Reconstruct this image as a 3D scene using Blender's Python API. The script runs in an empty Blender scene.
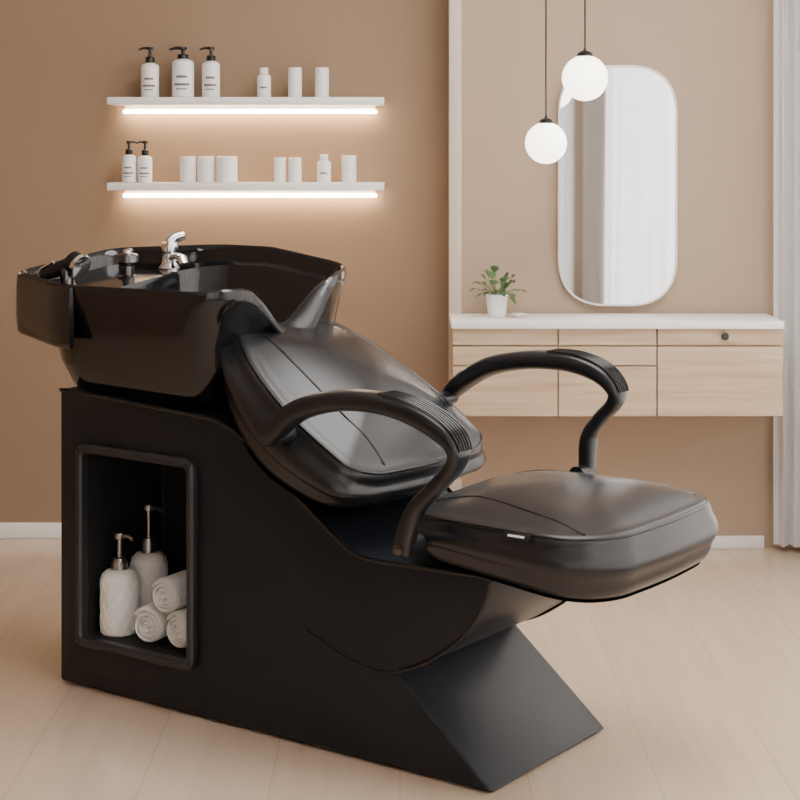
import bpy, bmesh, math, random
from mathutils import Vector, Matrix
random.seed(4)
C=bpy.context.collection
pi=math.pi

# ---------------------------------------------------------------- materials
def mat(name,col,rough=.5,metal=0.,bump=0,bscale=100,spec=.5,coat=0,emit=None,estr=0,var=0,vscale=4,sheen=0,detail=3):
    m=bpy.data.materials.new(name);m.use_nodes=True
    nt=m.node_tree;p=nt.nodes['Principled BSDF']
    p.inputs['Base Color'].default_value=(*col,1);p.inputs['Roughness'].default_value=rough
    p.inputs['Metallic'].default_value=metal;p.inputs['Specular IOR Level'].default_value=spec
    p.inputs['Coat Weight'].default_value=coat;p.inputs['Coat Roughness'].default_value=.08
    if sheen: p.inputs['Sheen Weight'].default_value=sheen
    if emit: p.inputs['Emission Color'].default_value=(*emit,1);p.inputs['Emission Strength'].default_value=estr
    tc=nt.nodes.new('ShaderNodeTexCoord')
    if bump:
        n=nt.nodes.new('ShaderNodeTexNoise');n.inputs['Scale'].default_value=bscale;n.inputs['Detail'].default_value=detail
        b=nt.nodes.new('ShaderNodeBump');b.inputs['Strength'].default_value=bump;b.inputs['Distance'].default_value=.01
        nt.links.new(tc.outputs['Object'],n.inputs['Vector']);nt.links.new(n.outputs[0],b.inputs['Height']);nt.links.new(b.outputs[0],p.inputs['Normal'])
    if var:
        n=nt.nodes.new('ShaderNodeTexNoise');n.inputs['Scale'].default_value=vscale
        r=nt.nodes.new('ShaderNodeMapRange');r.inputs['To Min'].default_value=1-var;r.inputs['To Max'].default_value=1+var
        x=nt.nodes.new('ShaderNodeVectorMath');x.operation='SCALE';x.inputs[0].default_value=col
        nt.links.new(tc.outputs['Object'],n.inputs['Vector']);nt.links.new(n.outputs[0],r.inputs['Value']);nt.links.new(r.outputs[0],x.inputs['Scale'])
        nt.links.new(x.outputs[0],p.inputs['Base Color'])
    return m
def srgb(r,g,b):
    return tuple(((c/255)/12.92 if c/255<=.04045 else ((c/255+.055)/1.055)**2.4) for c in (r,g,b))

M_leather=mat('black_leather',(.0088,.0112,.0155),.36,bump=.07,bscale=420,spec=.27,var=.12,vscale=30)
M_leather2=mat('black_leather_cushion',(.0078,.0090,.0115),.27,bump=.07,bscale=380,spec=.52,var=.12,vscale=30)
M_pipe=mat('black_piping',(.005,.0052,.006),.22)
M_gloss=mat('black_basin_gloss',(.0040,.0048,.0062),.10,spec=.42,coat=.3)
M_plast=mat('black_plastic',(.0075,.0085,.0105),.28,bump=.04,bscale=600,spec=.45)
M_frame=mat('niche_frame_plastic',(.020,.0225,.026),.28)
M_nichein=mat('niche_lining',(.009,.0095,.0105),.6,spec=.3)
M_chrome=mat('chrome',(.75,.75,.76),.12,metal=1)
M_dchrome=mat('dark_chrome',(.12,.12,.125),.15,metal=1)
M_gel=mat('neck_rest_gel',(.008,.0088,.010),.34,spec=.35)
M_white=mat('white_ceramic',srgb(242,240,238),.35)
M_whitepaint=mat('white_paint',srgb(245,242,239),.5)
M_black=mat('black_cap',(.007,.007,.0075),.3)
M_label=mat('grey_label',srgb(120,112,105),.6)
M_towel=mat('towel_terry',srgb(246,244,242),.95,bump=.6,bscale=350,sheen=.5)
M_steel=mat('brushed_pump_metal',(.35,.34,.33),.3,metal=1)
M_wall=mat('wall_paint_tan',srgb(150,124,99),.8,bump=.05,bscale=60,var=.03,vscale=1.5)
M_wall2=mat('wall_paint_beige',srgb(174,151,129),.8,bump=.05,bscale=60,var=.03,vscale=1.5)
M_trim=mat('corner_trim_paint',srgb(206,189,172),.6)
M_ceil=mat('ceiling_paint',srgb(235,232,228),.9)
M_base=mat('baseboard_paint',srgb(240,237,233),.5)
M_led=mat('led_strip',(1,.88,.74),.5,emit=(1,.79,.56),estr=36)
M_globe=mat('opal_glass_lit',(1,.95,.88),.3,emit=(1,.90,.77),estr=5.)
M_mirror=mat('mirror_glass',(.93,.93,.93),.02,metal=1)
M_leaf=mat('leaf_green',srgb(78,108,62),.5,var=.3,vscale=30)
M_soil=mat('soil',(.03,.02,.015),.9)
def curtmat():
    m=bpy.data.materials.new('sheer_curtain_fabric');m.use_nodes=True;nt=m.node_tree;nt.nodes.clear();L=nt.links.new
    d=nt.nodes.new('ShaderNodeBsdfDiffuse');t=nt.nodes.new('ShaderNodeBsdfTranslucent');x=nt.nodes.new('ShaderNodeMixShader');o=nt.nodes.new('ShaderNodeOutputMaterial')
    d.inputs[0].default_value=(.91,.91,.905,1);t.inputs[0].default_value=(.90,.895,.89,1);x.inputs[0].default_value=.35
    L(d.outputs[0],x.inputs[1]);L(t.outputs[0],x.inputs[2]);L(x.outputs[0],o.inputs[0]);return m
M_curtain=curtmat()

def wood(name,c1,c2,sc=(1,1,1)):
    m=bpy.data.materials.new(name);m.use_nodes=True;nt=m.node_tree;p=nt.nodes['Principled BSDF']
    tc=nt.nodes.new('ShaderNodeTexCoord');mp=nt.nodes.new('ShaderNodeMapping');mp.inputs['Scale'].default_value=sc
    n=nt.nodes.new('ShaderNodeTexNoise');n.inputs['Scale'].default_value=3;n.inputs['Detail'].default_value=8;n.inputs['Distortion'].default_value=.4
    r=nt.nodes.new('ShaderNodeValToRGB');r.color_ramp.elements[0].position=.3;r.color_ramp.elements[1].position=.7
    r.color_ramp.elements[0].color=(*c1,1);r.color_ramp.elements[1].color=(*c2,1)
    for a,b in((tc.outputs['Object'],mp.inputs[0]),(mp.outputs[0],n.inputs['Vector']),(n.outputs[0],r.inputs[0]),(r.outputs[0],p.inputs['Base Color'])):nt.links.new(a,b)
    p.inputs['Roughness'].default_value=.5
    return m
M_wood=wood('light_oak',srgb(182,154,126),srgb(206,181,153),(1.2,6,22))
def floormat():
    m=bpy.data.materials.new('oak_laminate_floor');m.use_nodes=True;nt=m.node_tree;p=nt.nodes['Principled BSDF'];L=nt.links.new
    tc=nt.nodes.new('ShaderNodeTexCoord');mp=nt.nodes.new('ShaderNodeMapping');mp.inputs['Rotation'].default_value=(0,0,pi/2)
    br=nt.nodes.new('ShaderNodeTexBrick');br.inputs['Scale'].default_value=1;br.inputs['Brick Width'].default_value=1.9;br.inputs['Row Height'].default_value=.24
    br.inputs['Mortar Size'].default_value=.0011;br.inputs['Mortar Smooth'].default_value=.4
    br.inputs['Color1'].default_value=(*srgb(205,182,159),1);br.inputs['Color2'].default_value=(*srgb(209,187,165),1);br.inputs['Mortar'].default_value=(*srgb(186,162,140),1)
    L(tc.outputs['Object'],mp.inputs[0]);L(mp.outputs[0],br.inputs['Vector'])
    m2=nt.nodes.new('ShaderNodeMapping');m2.inputs['Scale'].default_value=(14,1.2,1)
    n=nt.nodes.new('ShaderNodeTexNoise');n.inputs['Scale'].default_value=2;n.inputs['Detail'].default_value=7;n.inputs['Distortion'].default_value=.5
    L(tc.outputs['Object'],m2.inputs[0]);L(m2.outputs[0],n.inputs['Vector'])
    r=nt.nodes.new('ShaderNodeMapRange');r.inputs['From Min'].default_value=.3;r.inputs['From Max'].default_value=.7;r.inputs['To Min'].default_value=.94;r.inputs['To Max'].default_value=1.03
    x=nt.nodes.new('ShaderNodeVectorMath');x.operation='SCALE'
    L(n.outputs[0],r.inputs['Value']);L(br.outputs['Color'],x.inputs[0]);L(r.outputs[0],x.inputs['Scale']);L(x.outputs[0],p.inputs['Base Color'])
    p.inputs['Roughness'].default_value=.17
    return m
M_floor=floormat()

# ---------------------------------------------------------------- mesh builder
class B:
    def __init__(s): s.v=[];s.f=[];s.m=[];s.mats=[]
    def mi(s,m):
        if m not in s.mats:s.mats.append(m)
        return s.mats.index(m)
    def add(s,vs,fs,m,mx=None):
        o=len(s.v);k=s.mi(m)
        s.v+= [tuple(mx@Vector(v)) if mx else tuple(v) for v in vs]
        s.f+=[tuple(i+o for i in f) for f in fs];s.m+=[k]*len(fs)
    def bm(s,bm,m,mx=None):
        bm.verts.index_update()
        s.add([v.co.copy() for v in bm.verts],[[v.index for v in f.verts] for f in bm.faces],m,mx);bm.free()
    def box(s,lo,hi,m,bev=0,seg=2,mx=None):
        b=bmesh.new();bmesh.ops.create_cube(b,size=1)
        for v in b.verts: v.co=Vector([lo[i]+(v.co[i]+.5)*(hi[i]-lo[i]) for i in range(3)])
        if bev:bmesh.ops.bevel(b,geom=b.edges[:],offset=bev,segments=seg,profile=.5,affect='EDGES')
        s.bm(b,m,mx)
    def loft(s,rings,m,c0=True,c1=True,closed=True,mx=None):
        vs=[];fs=[];n=len(rings[0])
        for r in rings: vs+=list(r)
        for i in range(len(rings)-1):
            for j in range(n if closed else n-1):
                k=(j+1)%n
                fs.append((i*n+j,i*n+k,(i+1)*n+k,(i+1)*n+j))
        if c0: fs.append(tuple(range(n))[::-1])
        if c1: fs.append(tuple(range((len(rings)-1)*n,len(rings)*n)))
        s.add(vs,fs,m,mx)
    def lathe(s,prof,c,m,seg=32,mx=None):
        rings=[]
        for r,z in prof:
            rings.append([(c[0]+r*math.cos(2*pi*j/seg),c[1]+r*math.sin(2*pi*j/seg),c[2]+z) for j in range(seg)])
        s.loft(rings,m,prof[0][0]>1e-6,prof[-1][0]>1e-6,mx=mx)
    def sweep(s,pts,rn,rb,m,ref=(0,1,0),seg=16,closed=False,p=1.,caps=True):
        pts=[Vector(q) for q in pts];n=len(pts);rings=[]
        for i,q in enumerate(pts):
            a=pts[(i-1)%n] if (closed or i>0) else q
            b=pts[(i+1)%n] if (closed or i<n-1) else q
            T=(b-a).normalized();R=Vector(ref)
            N=T.cross(R)
            if N.length<1e-3:N=T.cross(Vector((.3,.2,.9)))
            N.normalize();Bv=N.cross(T).normalized()
            an=rn[i] if hasattr(rn,'__len__') else rn; bb=rb[i] if hasattr(rb,'__len__') else rb
            ring=[]
            for j in range(seg):
                t=2*pi*j/seg;c_,s_=math.cos(t),math.sin(t)
                cc=math.copysign(abs(c_)**p,c_);ss=math.copysign(abs(s_)**p,s_)
                ring.append(q+N*cc*an+Bv*ss*bb)
            rings.append(ring)
        if closed:rings.append(rings[0])
        s.loft(rings,m,caps and not closed,caps and not closed)
    def make(s,name,parent=None,smooth=35,loc=None,rotz=0):
        me=bpy.data.meshes.new(name);me.from_pydata(s.v,[],s.f)
        for m in s.mats:me.materials.append(m)
        me.polygons.foreach_set('material_index',s.m)
        b=bmesh.new();b.from_mesh(me);bmesh.ops.recalc_face_normals(b,faces=b.faces);b.to_mesh(me);b.free()
        if smooth:
            me.polygons.foreach_set('use_smooth',[True]*len(me.polygons));me.set_sharp_from_angle(angle=math.radians(smooth))
        o=bpy.data.objects.new(name,me);C.objects.link(o)
        if parent:o.parent=parent
        if loc:o.location=loc
        o.rotation_euler[2]=rotz
        return o
def cr(P,n=8,closed=False):
    out=[];N=len(P)
    for i in range(N if closed else N-1):
        g=lambda k:P[k%N] if closed else P[min(max(k,0),N-1)]
        a,b,c,d=g(i-1),g(i),g(i+1),g(i+2)
        for j in range(n):
            t=j/n
            out.append(tuple(.5*((2*b[k])+(-a[k]+c[k])*t+(2*a[k]-5*b[k]+4*c[k]-d[k])*t*t+(-a[k]+3*b[k]-3*c[k]+d[k])*t**3) for k in range(len(b))))
    if not closed:out.append(tuple(P[-1]))
    return out
def rpoly(P,rad,ns=6,ne=10):
    N=len(P);cs=[]
    for i in range(N):
        p=Vector(P[i]);a=Vector(P[i-1]);b=Vector(P[(i+1)%N])
        r=rad[i] if hasattr(rad,'__len__') else rad
        r=min(r,(a-p).length*.48,(b-p).length*.48)
        s_=p+(a-p).normalized()*r;e=p+(b-p).normalized()*r
        cs.append([((1-t)**2)*s_+2*t*(1-t)*p+t*t*e for t in [k/ns for k in range(ns+1)]])
    out=[]
    for i in range(N):
        out+=cs[i];e=cs[i][-1];q=cs[(i+1)%N][0]
        out+=[e.lerp(q,k/ne) for k in range(1,ne)]
    return [tuple(v) for v in out]
def empty(name,loc=(0,0,0),rz=0):
    e=bpy.data.objects.new(name,None);C.objects.link(e);e.location=loc;e.rotation_euler[2]=rz;e.empty_display_size=.1;return e

# ---------------------------------------------------------------- room
XL,XR,YF,YB,YR,ZC=-2.2,1.36,-1.25,5.16,5.03,2.5
b=B();b.box((XL-.1,YF-.1,-.1),(XR+.1,YB+.1,0),M_floor);b.make('floor',smooth=0)
b=B();b.box((XL-.1,YF-.1,ZC),(XR+.1,YB+.1,ZC+.1),M_ceil);b.make('ceiling',smooth=0)
b=B();b.box((XL-.1,YB,0),(.148,YB+.1,ZC),M_wall);b.make('wall_back_left',smooth=0)
b=B();b.box((.148,YR,0),(XR+.1,YB+.1,ZC),M_wall2);b.make('wall_back_right',smooth=0)
b=B();b.box((XL-.1,YF-.1,0),(XL,YB,ZC),M_wall);b.make('wall_left',smooth=0)
b=B();b.box((XR,YF-.1,0),(XR+.1,YR,ZC),M_wall2);b.make('wall_right',smooth=0)
b=B();b.box((XL,YF-.1,0),(XR,YF,ZC),M_wall2);b.make('wall_front',smooth=0)
b=B();b.box((.144,YR-.012,0),(.182,YR+.0,ZC),M_trim,.003);b.make('trim_corner')
b=B();b.box((XL,YB-.014,0),(.146,YB,.047),M_base,.003);b.make('baseboard_left')
b=B();b.box((.184,YR-.014,0),(1.075,YR,.037),M_base,.003);b.make('baseboard_right')

def curtain(name,path,z0,z1,pitch,amp,m=M_curtain):
    P=[Vector(p) for p in path];seg=[(P[i+1]-P[i]).length for i in range(len(P)-1)];L=sum(seg);n=L/pitch;K=int(n*18)
    fine=[]
    for k in range(K+1):
        s=L*k/K;i=0
        while i<len(seg)-1 and s>seg[i]: s-=seg[i];i+=1
        d=(P[i+1]-P[i]).normalized();fine.append((P[i]+d*s,Vector((-d.y,d.x))))
    rings=[]
    for zi in range(9):
        z=z0+(z1-z0)*zi/8;row=[]
        for k,(q,nn) in enumerate(fine):
            t=k/K;ph=2*pi*n*t+.6*math.sin(7*t*pi*L)+.15*math.sin(zi*.8+t*20)
            w=q+nn*(amp*(math.sin(ph)+.3*math.sin(2.3*ph+1))*(1-.25*zi/8))
            row.append((w.x,w.y,z))
        rings.append(row)
    bb=B();bb.loft(rings,m,False,False,closed=False)
    return bb.make(name,smooth=80)
curtain('window_curtain',[(1.093,4.975),(1.235,4.955)],.02,2.45,.040,.018)
curtain('window_curtain',[(1.240,4.93),(1.225,4.5),(1.215,-.98)],.02,2.45,.15,.055)
curtain('window_curtain',[(-1.6,-1.06),(1.14,-1.06)],.02,2.45,.12,.055)

# ---------------------------------------------------------------- shelves
def shelf(zt):
    b=B();b.box((-.864,5.01,zt-.022),(-.047,5.158,zt),M_whitepaint,.002)
    b.box((-.83,5.13,zt-.034),(-.075,5.156,zt-.0225),M_whitepaint)
    b.box((-.835,5.125,zt-.046),(-.07,5.142,zt-.035),M_led,.002)
    return b.make('floating_shelf')
Z1,Z2=1.333,1.080
shelf(Z1);shelf(Z2)
SX=339.;SY=5.08;SC=1700/SY
def pump(x,z,r,hb,ht,body=M_white,cap=M_black,y=SY,name='pump_bottle',label=True,side=-1,parent=None,steel=False):
    b=B();c=(0,0,0)
    b.lathe([(0,0),(r*.9,0),(r,.004),(r,hb*.86),(r*.93,hb*.93),(r*.45,hb*.99),(r*.4,hb)],c,body)
    b.lathe([(r*.5,hb-.001),(r*.5,hb+(ht-hb)*.32),(r*.42,hb+(ht-hb)*.36),(r*.17,hb+(ht-hb)*.4),(r*.17,ht-.008)],c,cap)
    b.lathe([(r*.36,ht-.010),(r*.4,ht-.007),(r*.36,ht-.001),(0,ht)],c,cap)
    b.sweep([(0,0,ht-.005),(side*r*.7,0,ht-.004),(side*r*1.25,0,ht-.009)],[r*.16,r*.15,r*.1],[r*.2,r*.16,r*.12],cap,seg=10)
    if label:
        seg=10;rr=r+.0006
        for (z0,z1,wd) in((hb*.5,hb*.56,.5),(hb*.3,hb*.36,.7),(hb*.2,hb*.23,.5)):
            b.loft([[(rr*math.sin(a),-rr*math.cos(a),z) for a in [(-.5+k/seg)*2*wd for k in range(seg+1)]] for z in(z0,z1)],M_label,False,False,closed=False)
    return b.make(name,parent,loc=(x,y,z+.0005))
def jar(x,z,r,h,lid=.8,name='cosmetic_jar',y=SY):
    b=B();b.lathe([(0,0),(r*.92,0),(r,.003),(r,h*lid-.002),(r*.93,h*lid-.001),(r*.93,h*lid+.001),(r*.99,h*lid+.002),(r*.99,h-.003),(r*.9,h),(0,h)],(0,0,0),M_white)
    return b.make(name,loc=(x,y,z+.0005))
def slim(x,z,r,h,name='lotion_bottle'):
    b=B();b.lathe([(0,0),(r*.92,0),(r,.003),(r,h*.68),(r*.8,h*.76),(r*.5,h*.78),(r*.5,h*.80),(r*.62,h*.81),(r*.6,h*.98),(r*.5,h),(0,h)],(0,0,0),M_white)
    b.loft([[((r+.0006)*math.sin(a),-(r+.0006)*math.cos(a),z_) for a in [-.5+k/8 for k in range(9)]] for z_ in(h*.3,h*.36)],M_label,False,False,closed=False)
    return b.make(name,loc=(x,SY,z+.0005))
X=lambda px:(px-400)/SC
for px,w,yb in((150,18,62),(183,22,58),(211,18,60)): pump(X(px),Z1,w/2/SC,(97-yb)/SC,(97-46)/SC,side=-1)
slim(X(264),Z1,7/SC,30/SC);jar(X(295),Z1,7/SC,30/SC,.9);jar(X(322),Z1,7/SC,30/SC,.8)
pump(X(129),Z2,7.2/SC,28/SC,42/SC,side=1);pump(X(145),Z2,7.2/SC,27/SC,42/SC)
for px,w in((188,8),(206,8.5),(227,10.5)): jar(X(px),Z2,w/SC,26/SC,.93)
jar(X(280),Z2,6/SC,25/SC,.8);jar(X(295),Z2,6.5/SC,25/SC,.85);slim(X(324),Z2,7/SC,28/SC);jar(X(349),Z2,7.5/SC,27/SC,.5)

# ---------------------------------------------------------------- vanity
VX0,VX1,VY,VT=.148,1.085,4.80,.695
e=empty('floating_vanity',((VX0+VX1)/2,4.9,.55))
def loc(o,e):
    o.parent=e;o.matrix_parent_inverse=Matrix.Translation(-Vector(e.location));return o
SV=1700/VY;zv=lambda py:1.177-(py-150)/SV;xv=lambda px:(px-400)/SV
b=B();b.box((VX0-.004,VY-.015,VT-.022),(VX1-.002,YR-.013,VT),M_whitepaint,.003);loc(b.make('countertop'),e)
b=B();b.box((VX0+.002,VY+.018,zv(416)),(VX1-.006,YR-.013,VT-.0225),M_wood);loc(b.make('carcass'),e)
b=B()
g=.0018
for x0,x1,rows in((452,558,(327,346,366,417)),(558,657,(327,346,366,417)),(657,783.5,(327,346,417))):
    for k in range(len(rows)-1):
        b.box((xv(x0)+g,VY,zv(rows[k+1])+g),(xv(x1)-g,VY+.0175,zv(rows[k])-g),M_wood,.0012,1)
loc(b.make('drawer_fronts'),e)
b=B();b.lathe([(0,.014),(.009,.014),(.011,.011),(.009,.004),(.005,0),(0,0)],(0,0,0),M_black,mx=Matrix.Translation((xv(724.5),VY-.001,zv(336)))@Matrix.Rotation(pi/2,4,'X'))
loc(b.make('knob'),e)

# ---------------------------------------------------------------- mirror
mc=(.6415,1.072);hw,hh,rr=.1755,.355,.115
def rr2(hw,hh,r,y): return [(mc[0]+x,y,mc[1]+z) for x,z in rpoly([(-hw,-hh),(hw,-hh),(hw,hh),(-hw,hh)],r*1.25,14,3)]
b=B()
b.loft([rr2(hw,hh,rr,5.029),rr2(hw,hh,rr,5.008),rr2(hw-.004,hh-.004,rr-.004,5.006),rr2(hw-.005,hh-.005,rr-.004,5.0125)],M_whitepaint,True,False)
b.loft([rr2(hw-.005,hh-.005,rr-.004,5.0125),rr2(hw-.0055,hh-.0055,rr-.004,5.012)],M_mirror,False,True)
b.make('wall_mirror',smooth=30)

# ---------------------------------------------------------------- pendants
def pendant(px,py,r,y):
    s=1700/y;x=(px-400)/s;z=1.177-(py-150)/s
    b=B();n=24
    b.lathe([(0 if k in(0,n) else r*math.sin(pi*k/n),-r*math.cos(pi*k/n)) for k in range(n+1)],(0,0,0),M_globe,40)
    b.lathe([(r*.34,r*.93),(r*.34,r*1.05),(r*.25,r*1.14),(r*.08,r*1.2),(r*.05,r*1.3)],(0,0,0),M_black,20)
    b.lathe([(.0022,r*1.2),(.0022,ZC-z-.02)],(0,0,0),M_black,8)
    b.lathe([(.045,ZC-z-.022),(.05,ZC-z-.018),(.05,ZC-z),(0,ZC-z)],(0,0,0),M_black,24)
    b.make('globe_pendant_lamp',loc=(x,y,z))
pendant(585,78,.0615,4.55);pendant(546,143,.0565,4.6)

# ---------------------------------------------------------------- plant
px_=(497-400)/SV*1.02;pl=(px_,4.9,VT+.0005)
b=B()
b.lathe([(0,0),(.022,0),(.026,.004),(.032,.062),(.033,.066),(.030,.066),(.028,.058),(0,.056)],(0,0,0),M_white,28)
b.lathe([(.0275,.0565),(0,.060)],(0,0,0),M_soil,20)
for k in range(44):
    a=random.random()*2*pi;ln=.03+random.random()*.050;up=.2+random.random()*1.15
    d=Vector((math.cos(a),math.sin(a),0));p0=Vector((0,0,.06))+d*.008
    pts=[p0+d*(ln*t*math.cos(up)*1.1)+Vector((0,0,ln*t*math.sin(up)*1.4-.018*t*t*max(0,1.4-up))) for t in(0,.35,.7,1)]
    b.sweep(pts[:3],.0009,.0009,M_leaf,seg=6)
    t=(pts[3]-pts[1]).normalized();sd=t.cross(Vector((0,0,1))).normalized();up_=sd.cross(t)
    w=.010+random.random()*.005;L=.020+random.random()*.014
    q=pts[2];rows=[]
    for i in range(7):
        u=i/6;ww=w*math.sin(pi*min(max(u,.02),.98))**.8
        c=q+t*L*u-Vector((0,0,.012*u*u))
        rows.append([c-sd*ww+up_*.003*ww/w,c,c+sd*ww+up_*.003*ww/w])
    b.loft(rows,M_leaf,False,False,closed=False)
b.make('potted_plant',loc=pl,smooth=60)
b=B();b.lathe([(0,0),(.012,0),(.02,.008),(.024,.01),(.022,.011),(.012,.004),(0,.003)],(0,0,0),M_white,24);b.make('soap_dish',loc=((521-400)/SV,4.89,VT+.0005))

# ---------------------------------------------------------------- shampoo chair
CH=empty('shampoo_chair',(-.752,3.76,0),math.atan2(-.585,.811))
W=.43
prof=[(0,.004),(0,.651),(.459,.622),(.513,.607),(.796,.409),(.85,.392),(1.13,.397),(1.122,.36),(1.103,.318),(1.072,.28),(1.03,.245),(.975,.21),(.916,.185),(1.135,.004)]
bm=bmesh.new()
va=[bm.verts.new((u,0,z)) for u,z in prof];vb=[bm.verts.new((u,W,z)) for u,z in prof]
bm.faces.new(va[::-1]);bm.faces.new(vb)
for i in range(len(prof)):
    j=(i+1)%len(prof);bm.faces.new((va[i],va[j],vb[j],vb[i]))
bmesh.ops.recalc_face_normals(bm,faces=bm.faces)
me=bpy.data.meshes.new('base_cabinet');bm.to_mesh(me);bm.free()
body=bpy.data.objects.new('base_cabinet',me);C.objects.link(body);me.materials.append(M_leather);me.materials.append(M_nichein)
N0,N1,NZ0,NZ1=.082,.388,.118,.515
cb=B();cb.box((N0,-.05,NZ0),(N1,.24,NZ1),M_leather);cut=cb.make('cut',smooth=0)
md=body.modifiers.new('n','BOOLEAN');md.object=cut;md.operation='DIFFERENCE';md.solver='EXACT'
bv=body.modifiers.new('b','BEVEL');bv.width=.008;bv.segments=3;bv.limit_method='ANGLE';bv.angle_limit=math.radians(28)
dg=bpy.context.evaluated_depsgraph_get();nm=bpy.data.meshes.new_from_object(body.evaluated_get(dg))
body.modifiers.clear();body.data=nm;nm.name='base_cabinet'
bpy.data.objects.remove(cut)
nm.polygons.foreach_set('use_smooth',[True]*len(nm.polygons));nm.set_sharp_from_angle(angle=math.radians(30))
for p in nm.polygons:
    c=p.center
    if N0-.01<c.x<N1+.01 and .006<c.y<.25 and NZ0-.01<c.z<NZ1+.01:p.material_index=1
body.parent=CH
b=B()
for v in(-.001,W+.001):
    path=cr([(.003,.647),(.22,.637),(.44,.624),(.47,.62),(.512,.605),(.53,.594),(.66,.503),(.785,.416),(.81,.403),(.855,.392),(.99,.394),(1.12,.396),(1.13,.385),(1.121,.355),(1.10,.315),(1.07,.278),(1.03,.245),(.975,.21),(.925,.19)],6)
    b.sweep([(u,v,z) for u,z in path],.0045,.0045,M_pipe,seg=8)
    path=cr([(.70,.232),(.78,.20),(.86,.184),(.916,.187)],6)
    b.sweep([(u,v,z) for u,z in path],.0022,.0022,M_pipe,seg=6)
b.make('piping',CH)
def rrv(x0,x1,z0,z1,r,v): return [(x,v,z) for x,z in rpoly([(x0,z0),(x1,z0),(x1,z1),(x0,z1)],r,6,2)]
b=B();a0,a1,b0,b1=.062,.410,.096,.537
b.loft([rrv(a0,a1,b0,b1,.03,.0),rrv(a0,a1,b0,b1,.03,-.012),rrv(a0+.005,a1-.005,b0+.005,b1-.005,.027,-.017),rrv(a0+.015,a1-.015,b0+.015,b1-.015,.018,-.017),rrv(a0+.0195,a1-.0195,b0+.0195,b1-.0195,.014,-.012),rrv(a0+.0205,a1-.0205,b0+.0205,b1-.0205,.014,.004)],M_frame,False,False)
for (x,z) in((a0+.010,b0+.012),(a1-.010,b0+.012),(a0+.010,b1-.012),(a1-.010,b1-.012),(a0+.010,.32),(a1-.010,.32)):
    b.lathe([(.004,0),(.004,.0015),(0,.002)],(0,0,0),M_dchrome,10,mx=Matrix.Translation((x,-.017,z))@Matrix.Rotation(pi/2,4,'X'))
b.make('niche_frame',CH)
b=B()
for u in(.05,1.06):
    for v in(.05,W-.05): b.lathe([(.016,0),(.018,.003),(.018,.008),(0,.008)],(u,v,0),M_black,16)
b.make('feet',CH)

# cushions
def cushion(b,outline,O,EX,EY,EZ,thick,er,crown,m,top=None,kx=2.4,seams=(),under=0.3,shape=None,bulge=.006):
    O,EX,EY,EZ=map(Vector,(O,EX,EY,EZ));n=len(outline)
    cx=sum(p[0] for p in outline)/n;cy=sum(p[1] for p in outline)/n
    def zt(s,x,y):
        z=crown*(1-s**kx)
        if shape:z+=shape(x,y)
        return z
    def P(x,y,z): return O+EX*x+EY*y+EZ*z
    rings=[]
    for s in(.02,.5,.8,.92): rings.append([P(cx+(x-cx)*s,cy+(y-cy)*s,-thick(x,y)-(under*.06)*(1-s*s)+zt(1,x,y)) for x,y in outline])
    ml=min(max(abs(x-cx) for x,y in outline),max(abs(y-cy) for x,y in outline))
    sc=lambda d:(1-d/ml)
    for k in range(7):
        a=pi/2*k/6;d=er*(1-math.sin(a));h=er*(1-math.cos(a))
        rings.append([P(cx+(x-cx)*sc(d),cy+(y-cy)*sc(d),-thick(x,y)+h+zt(1,x,y)) for x,y in outline])
    for k in range(1,7):
        t=k/7;bul=bulge*math.sin(pi*t)
        rings.append([P(cx+(x-cx)*(1+bul/ml),cy+(y-cy)*(1+bul/ml),(-thick(x,y)+er)*(1-t)+(-er*.7)*t+zt(1,x,y)) for x,y in outline])
    e2=er*.7
    for k in range(7):
        a=pi/2*k/6;d=e2*(1-math.cos(a));h=e2*(1-math.sin(a))
        s=sc(d);rings.append([P(cx+(x-cx)*s,cy+(y-cy)*s,-h+zt(1,x,y)) for x,y in outline])
    s0=sc(e2)
    for k in range(1,19):
        s=s0*(1-k/18.02);q=s/s0
        rings.append([P(cx+(x-cx)*s,cy+(y-cy)*s,zt(q,cx+(x-cx)*q,cy+(y-cy)*q)) for x,y in outline])
    b.loft(rings,m)
    s=sc(e2*.35)
    b.sweep([P(cx+(x-cx)*s,cy+(y-cy)*s,-e2*.28+zt(1,x,y)) for x,y in outline],.0038,.0038,M_pipe,ref=tuple(EZ),seg=8,closed=True)
    def onsurf(x,y,off=0):
        a=math.atan2(y-cy,x-cx);best=min(outline,key=lambda p:abs(math.remainder(math.atan2(p[1]-cy,p[0]-cx)-a,2*pi)))
        R=math.hypot(best[0]-cx,best[1]-cy)*s0;q=min(math.hypot(x-cx,y-cy)/R,1)
        return P(x,y,zt(q,cx+(x-cx)/s0,cy+(y-cy)/s0)+off)
    for sm in seams:
        b.sweep([onsurf(x,y,.0001) for x,y in cr(sm,10)],.0018,.0018,M_pipe,ref=tuple(EZ),seg=6)
    return onsurf
def sl(P,rad): return rpoly(P,rad,12,14)
seat_out=sl([(.925,.05),(.99,-.03),(1.31,-.052),(1.385,.02),(1.398,.215),(1.385,.41),(1.31,.482),(.94,.46),(.90,.38)],[.04,.07,.14,.12,.1,.12,.14,.06,.05])
b=B()
osf=cushion(b,seat_out,(0,0,.503),(1,0,0),(0,1,0),(0,0,1),lambda x,y:.086+.032*min(max((x-.95)/.4,0),1),.034,.042,M_leather2,bulge=.012,kx=2.2,
  seams=([(.97,.06),(1.07,.065),(1.2,.03),(1.33,-.005)],[(.95,.37),(1.05,.365),(1.2,.40),(1.33,.435)]))
b.make('seat_cushion',CH,smooth=60)
b=B()
tm=Matrix.Translation((1.220,-.054,.494))@Matrix.Rotation(-.5,4,'X')
b.box((-.027,-.0015,-.007),(.027,.0015,.007),M_black,.001,mx=tm)
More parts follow.
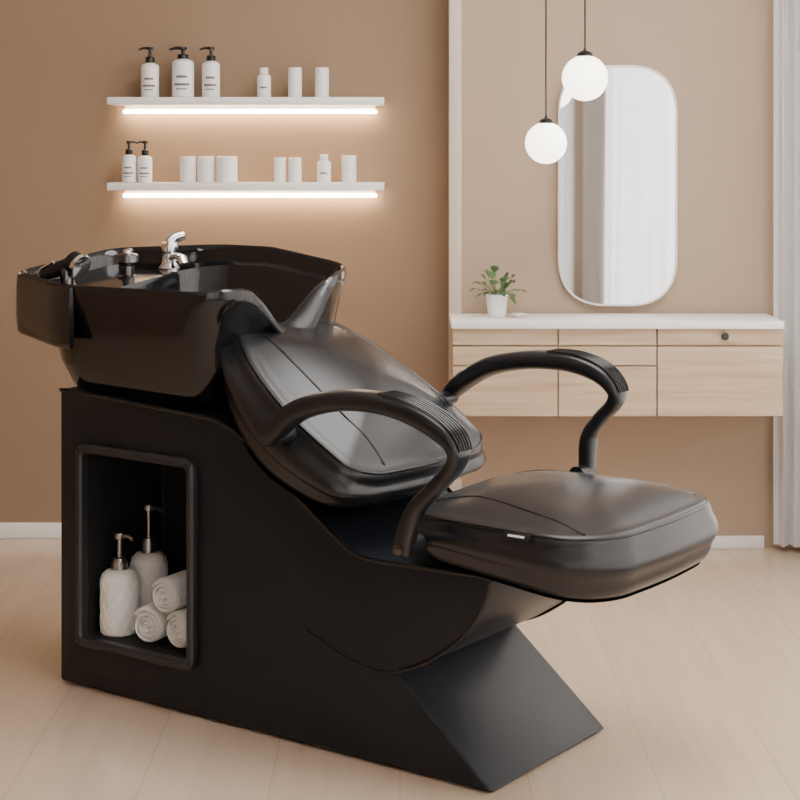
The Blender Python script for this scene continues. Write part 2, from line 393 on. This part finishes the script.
for k in range(7): b.box((-.017+k*.005,-.0022,-.002),(-.0138+k*.005,-.0012,.002),M_white,mx=tm)
b.make('maker_tag',CH)
ang=math.atan2(.25,.38);ca,sa=math.cos(ang),math.sin(ang)
EX=(-ca,0,sa);EZ=(sa,0,ca)
bo=sl([(0,.03),(.03,-.03),(.20,-.045),(.36,-.01),(.475,.05),(.485,.215),(.475,.38),(.36,.44),(.20,.475),(.03,.46),(0,.40),(-.01,.215)],[.03,.07,.1,.1,.05,.1,.05,.1,.1,.07,.03,.1])
b=B()
cushion(b,bo,(.858,0,.550),EX,(0,1,0),EZ,lambda x,y:.068+.080*math.sin(pi*min(max((x+.06)/.56,0),1))**.7,.042,.064,M_leather2,bulge=.018,kx=2.0,
  seams=([(.02,.07),(.14,.05),(.30,.065),(.46,.10)],[(.02,.36),(.14,.38),(.30,.365),(.46,.33)]))
b.make('backrest_cushion',CH,smooth=60)
b=B();b.box((.60,.10,.47),(.80,.33,.53),M_plast,.01);b.box((.95,.08,.388),(1.25,.35,.425),M_plast,.006);b.make('seat_support',CH)
def arm(v,pts,sgn):
    ht=[.012,.019,.021,.021,.020,.020,.021,.020,.016,.0145,.0145,.015,.017,.015]
    wd=[.014,.024,.029,.032,.032,.032,.032,.031,.028,.022,.019,.019,.021,.018]
    P=cr([(u,z,h,w) for (u,z),h,w in zip(pts,ht,wd)],8)
    b=B();b.sweep([(p[0],v,p[1]) for p in P],[p[2] for p in P],[p[3] for p in P],M_plast,ref=(0,1,0),seg=28,p=.75)
    seg=P[5*8:8*8+2]
    for k in range(6):
        o=-.022+.0088*k;pp=[]
        for i,p in enumerate(seg):
            q=P[5*8+i+1];T=Vector((q[0]-p[0],0,q[1]-p[1])).normalized();N=T.cross(Vector((0,1,0)))
            N=N if N.z>0 or N.x>0 else -N
            pp.append(Vector((p[0],v+o*p[3]/.032,p[1]))+N*(p[2]*1.0+.0004))
        b.sweep(pp,.0022,.0022,M_pipe,seg=6)
    r=Matrix.Rotation(-sgn*pi/2,4,'X')
    b.lathe([(.019,-.002),(.019,.045),(0,.045)],(0,0,0),M_plast,20,mx=Matrix.Translation((pts[-1][0],v,pts[-1][1]+.01))@r)
    b.lathe([(.015,0),(.015,.06),(0,.06)],(0,0,0),M_plast,20,mx=Matrix.Translation((pts[0][0]+.02,v,pts[0][1]+.012))@r)
    b.lathe([(.010,0),(.010,.0035),(.006,.0045),(0,.0045)],(0,0,0),M_dchrome,16,mx=Matrix.Translation((pts[-1][0],v-sgn*.018,pts[-1][1]+.01))@Matrix.Rotation(sgn*pi/2,4,'X'))
    return b.make('armrest',CH,smooth=50)
AP=[(.672,.610),(.695,.635),(.728,.665),(.777,.689),(.861,.708),(.954,.710),(1.030,.696),(1.088,.671),(1.116,.643),(1.109,.611),(1.070,.570),(1.026,.526),(1.004,.476),(.998,.440)]
arm(-.085,AP,1)
AF=[(.680,.618),(.702,.645),(.740,.675),(.800,.706),(.88,.724),(.955,.730),(1.02,.727),(1.078,.709),(1.110,.678),(1.104,.650),(1.078,.623),(1.050,.588),(1.042,.555),(1.040,.49)]
arm(.515,AF,-1)

# ---------------------------------------------------------------- basin
def tilt(v): return .055*(v-.0)/.43
NS,NE=8,14
def ring(P,z,rad=.05,dip=0,zf=1.):
    out=[]
    for u,v in rpoly(P,rad,NS,NE):
        zz=z+tilt(v)*zf
        zz-=zf*.036*max(0,min(1,(u-.22)/.28))*max(0,v)/.43
        if dip and u>.34:
            k=max(0,1-abs(v-.20)/.165);k=k*k*(3-2*k)
            zz-=dip*k*min(1,(u-.34)/.12)
        out.append((u,v,zz))
    return out
def inset(P,d,c=(.14,.215)):
    out=[]
    for u,v in P:
        w=Vector((u-c[0],v-c[1]));L=w.length;w*=(L-d)/L
        out.append((c[0]+w.x,c[1]+w.y))
    return out
RIM=[(-.215,.06),(.05,-.045),(.455,-.035),(.515,.05),(.500,.375),(.45,.465),(.05,.475),(-.215,.37)]
U1=[(-.11,.07),(.045,-.035),(.445,-.03),(.500,.055),(.490,.37),(.44,.455),(.045,.465),(-.11,.36)]
U2=[(-.085,.055),(.025,-.02),(.435,-.02),(.48,.065),(.475,.36),(.43,.445),(.025,.45),(-.085,.375)]
MID=[(-.07,.06),(.015,-.0),(.415,-.0),(.46,.07),(.46,.36),(.415,.43),(.015,.43),(-.07,.37)]
LOW=[(-.04,.075),(.03,.012),(.40,.015),(.445,.08),(.445,.35),(.40,.415),(.03,.418),(-.04,.355)]
OPN=[(.05,.07),(.11,.0),(.42,-.005),(.480,.07),(.473,.355),(.42,.435),(.11,.43),(.05,.36)]
BOT=[(.15,.14),(.18,.11),(.34,.11),(.38,.14),(.38,.29),(.34,.32),(.18,.32),(.15,.29)]
rims=[ring(inset(LOW,.03),.640,.04,0,0),ring(inset(LOW,.012),.646,.05,0,0),ring(LOW,.662,.05,0,0),ring(MID,.71,.06,0,.1),
 ring(U2,.77,.06,0,.4),
 ring(U1,.835,.06,.07,.8),ring(inset(RIM,.004),.855,.05,.10),ring(RIM,.875,.05,.11),ring(inset(RIM,.002),.886,.05,.115),ring(inset(RIM,.008),.890,.05,.115),ring(inset(RIM,.014),.886,.05,.115),ring(inset(RIM,.018),.872,.05,.115),
 ring(inset(RIM,.024),.852,.05,.11),ring(inset(OPN,-.012),.846,.05,.11),ring(inset(OPN,-.004),.850,.05,.11),ring(OPN,.840,.05,.11),
 ring(inset(OPN,.02),.78,.06,.06),ring(inset(OPN,.06),.73,.07,0,.5),ring(BOT,.705,.05,0,0),ring(inset(BOT,.07,(.27,.215)),.700,.02,0,0)]
b=B();b.loft(rims,M_gloss)
b.lathe([(.03,0),(.032,.003),(.02,.004),(.018,.001),(0,.001)],(.27,.215,.7),M_chrome,24)
b.make('basin_bowl',CH,smooth=40)
R=rpoly(RIM,.05,NS,NE);UC=.088
n=len(R);st=next(i for i in range(n) if R[i][0]<UC and R[i-1][0]>=UC)
chain=[];i=st
while R[i%n][0]<UC: chain.append(R[i%n]);i+=1
b=B();rows=[]
def off(p,d):
    w=Vector((p[0]-.16,p[1]-.215));w.normalize();return (p[0]+w.x*d,p[1]+w.y*d)
for d,z in((.0,.882),(.004,.886),(.008,.882),(.010,.85),(.010,.80),(.008,.757),(.004,.752),(-.002,.755),(-.003,.80),(-.001,.87)):
    rows.append([(*off(p,d),z+tilt(p[1])) for p in chain])
rows.append(rows[0])
b.loft(rows,M_gloss,False,False,closed=False)
for e_ in(0,-1): b.add([r[e_] for r in rows[:-1]],[tuple(range(len(rows)-1))],M_gloss)
b.make('basin_apron',CH,smooth=40)
# neck rest saddle set in the notch
b=B();P=[]
for k in range(33):
    v=.055+.29*k/32
    kk=max(0,1-abs(v-.20)/.165);kk=kk*kk*(3-2*kk)
    P.append((.490,v,.878-.104*kk+tilt(v)*.30))
hw_=[.006+.008*math.sin(pi*k/32) for k in range(33)];ww_=[.008+.026*math.sin(pi*k/32)**.8 for k in range(33)]
b.sweep(P,hw_,ww_,M_gel,ref=(1,0,-.7),seg=20)
b.make('neck_rest',CH,smooth=60)
def lp(x,y,z):return Matrix.Translation((x,y,z))
b=B();fz=.846
c=(-.020,.37,fz+tilt(.37)-.004)
b.lathe([(.028,0),(.028,.006),(.023,.012),(.020,.018),(.019,.042),(.021,.056),(.019,.066),(0,.069)],c,M_chrome,24)
b.sweep([(c[0],c[1],c[2]+.028),(c[0]+.04,c[1]-.01,c[2]+.034),(c[0]+.062,c[1]-.02,c[2]+.030),(c[0]+.068,c[1]-.022,c[2]+.018)],.010,.013,M_chrome,seg=14)
b.sweep([(c[0],c[1],c[2]+.064),(c[0]+.006,c[1]+.012,c[2]+.078),(c[0]+.02,c[1]+.03,c[2]+.084)],[.011,.010,.007],[.016,.014,.011],M_chrome,ref=(0,0,1),seg=12)
c=(-.04,.25,fz+tilt(.25)-.003)
b.lathe([(.024,0),(.024,.006),(.015,.01),(.014,.03),(.022,.034),(.027,.04),(.025,.056),(.013,.06),(0,.062)],c,M_dchrome,20)
b.lathe([(.012,.058),(.012,.068),(.004,.072),(0,.072)],c,M_chrome,14)
c=(-.085,.10,fz+tilt(.10)-.003)
b.lathe([(.024,0),(.024,.012),(.017,.016),(.015,.05),(0,.052)],c,M_dchrome,20)
b.sweep(cr([(c[0]-.085,c[1]-.035,c[2]+.018),(c[0]-.045,c[1]-.02,c[2]+.036),(c[0]-.01,c[1],c[2]+.052),(c[0]+.02,c[1]+.012,c[2]+.062)],4),[.010+.010*(k/12) for k in range(13)],[.011+.011*(k/12) for k in range(13)],M_black,ref=(0,0,1),seg=14)
b.lathe([(.014,-.030),(.026,-.018),(.028,.004),(.026,.010)],(0,0,0),M_black,24,mx=lp(c[0]+.035,c[1]-.0,c[2]+.060)@Matrix.Rotation(2.0,4,'Y'))
b.lathe([(.0275,.002),(.0295,.006),(.028,.013),(.020,.016),(0,.0165)],(0,0,0),M_chrome,24,mx=lp(c[0]+.035,c[1]-.0,c[2]+.060)@Matrix.Rotation(2.0,4,'Y'))
b.sweep([(c[0]-.05,c[1]-.045,c[2]+.028),(c[0]-.035,c[1]-.045,c[2]+.05),(c[0]-.012,c[1]-.03,c[2]+.066)],.004,.006,M_chrome,seg=10)
b.make('faucet_and_sprayer',CH)

# items in the niche
RZ=math.atan2(-.585,.811);MX=Matrix.Translation((-.752,3.76,0))@Matrix.Rotation(RZ,4,'Z')
def W_(u,v,z): return MX@Vector((u,v,z))
def nbottle(u,v,r,hb,ht):
    b=B();seg=48
    prof_=[(r*.9,0),(r,.005),(r,hb*.86),(r*.95,hb*.92),(r*.7,hb*.985),(r*.42,hb)]
    b.lathe([(0,0)]+prof_,(0,0,0),M_white,seg)
    for s_ in(-1,1):
        for k in range(12):
            pts=[]
            for j in range(13):
                a=2*pi*k/12+s_*j/12*1.4;zz=.01+(hb*.78)*j/12
                pts.append(((r+.0004)*math.cos(a),(r+.0004)*math.sin(a),zz))
            b.sweep(pts,.0013,.0013,M_white,ref=(0,0,1),seg=6)
    h=ht-hb
    b.lathe([(r*.45,hb-.001),(r*.45,hb+h*.2),(r*.38,hb+h*.24),(r*.36,hb+h*.3),(r*.13,hb+h*.32),(r*.13,ht-.012)],(0,0,0),M_steel,20)
    b.lathe([(r*.26,ht-.014),(r*.3,ht-.01),(r*.26,ht-.001),(0,ht)],(0,0,0),M_steel,18)
    b.sweep([(0,0,ht-.006),(r*.7,0,ht-.006),(r*1.0,0,ht-.012)],.004,.004,M_steel,seg=10)
    return b.make('pump_bottle',loc=W_(u,v,NZ0+.001),rotz=RZ)
nbottle(.130,.054,.041,.140,.220);nbottle(.130,.145,.041,.160,.266)
def towel(u,v,z,r,rot):
    b=B();n=110;turn=3.4;pit=r/turn/1.02;L=.10
    rows=[]
    prof_=[(-L/2,.25),(-L/2-.004,.5),(-L/2,.8),(-L/2+.006,1.),(L/2-.006,1.),(L/2,.8),(L/2+.004,.5),(L/2,.25),(L/2-.01,0),(-L/2+.01,0)]
    for i in range(n+1):
        t=i/n;a=t*turn*2*pi;R=.003+(r-.003-pit*.45)*t;th=pit*.9
        row=[]
        for (y,f) in prof_:
            rr_=R-th/2+th*f
            row.append((rr_*math.cos(a),y,rr_*math.sin(a)))
        rows.append(row)
    b.loft(rows,M_towel)
    return b.make('rolled_towel',loc=W_(u,v,z),rotz=RZ+rot,smooth=60)
tr=.042
towel(.240,.065,NZ0+tr+.001,tr,.2);towel(.333,.075,NZ0+tr+.001,tr,-.1);towel(.290,.07,NZ0+tr+.069,tr*.95,.1)

# ---------------------------------------------------------------- lights
def area(name,loc,size,rot,pw,col=(1,.95,.9),sy=None,spread=None):
    l=bpy.data.lights.new(name,'AREA');l.energy=pw;l.color=col;l.size=size
    if sy:l.shape='RECTANGLE';l.size_y=sy
    if spread:l.spread=math.radians(spread)
    o=bpy.data.objects.new(name,l);C.objects.link(o);o.location=loc;o.rotation_euler=rot;return o
area('added_overhead_fill',(.3,3.2,2.48),1.2,(0,0,0),52,(1,.985,.965),1.6)  # soft overhead area light added to fill the room, no real fixture there
area('window_daylight',(1.35,2.6,1.3),2.2,(0,math.radians(90),0),170,(1,.99,.98),4.4,80)
area('front_window_light',(-.2,-1.235,1.3),2.6,(math.radians(90),0,0),70,(1,.99,.98),2.2,80)
w=bpy.data.worlds.new('w');bpy.context.scene.world=w;w.use_nodes=True
w.node_tree.nodes['Background'].inputs[0].default_value=(1,.95,.9,1);w.node_tree.nodes['Background'].inputs[1].default_value=.5
# ---------------------------------------------------------------- camera
cam=bpy.data.cameras.new('camera');o=bpy.data.objects.new('camera',cam);C.objects.link(o)
o.location=(0,0,1.177);o.rotation_euler=(pi/2,0,0)
cam.sensor_width=36;cam.lens=76.5;cam.shift_y=-.3125;cam.clip_start=.05
bpy.context.scene.camera=o
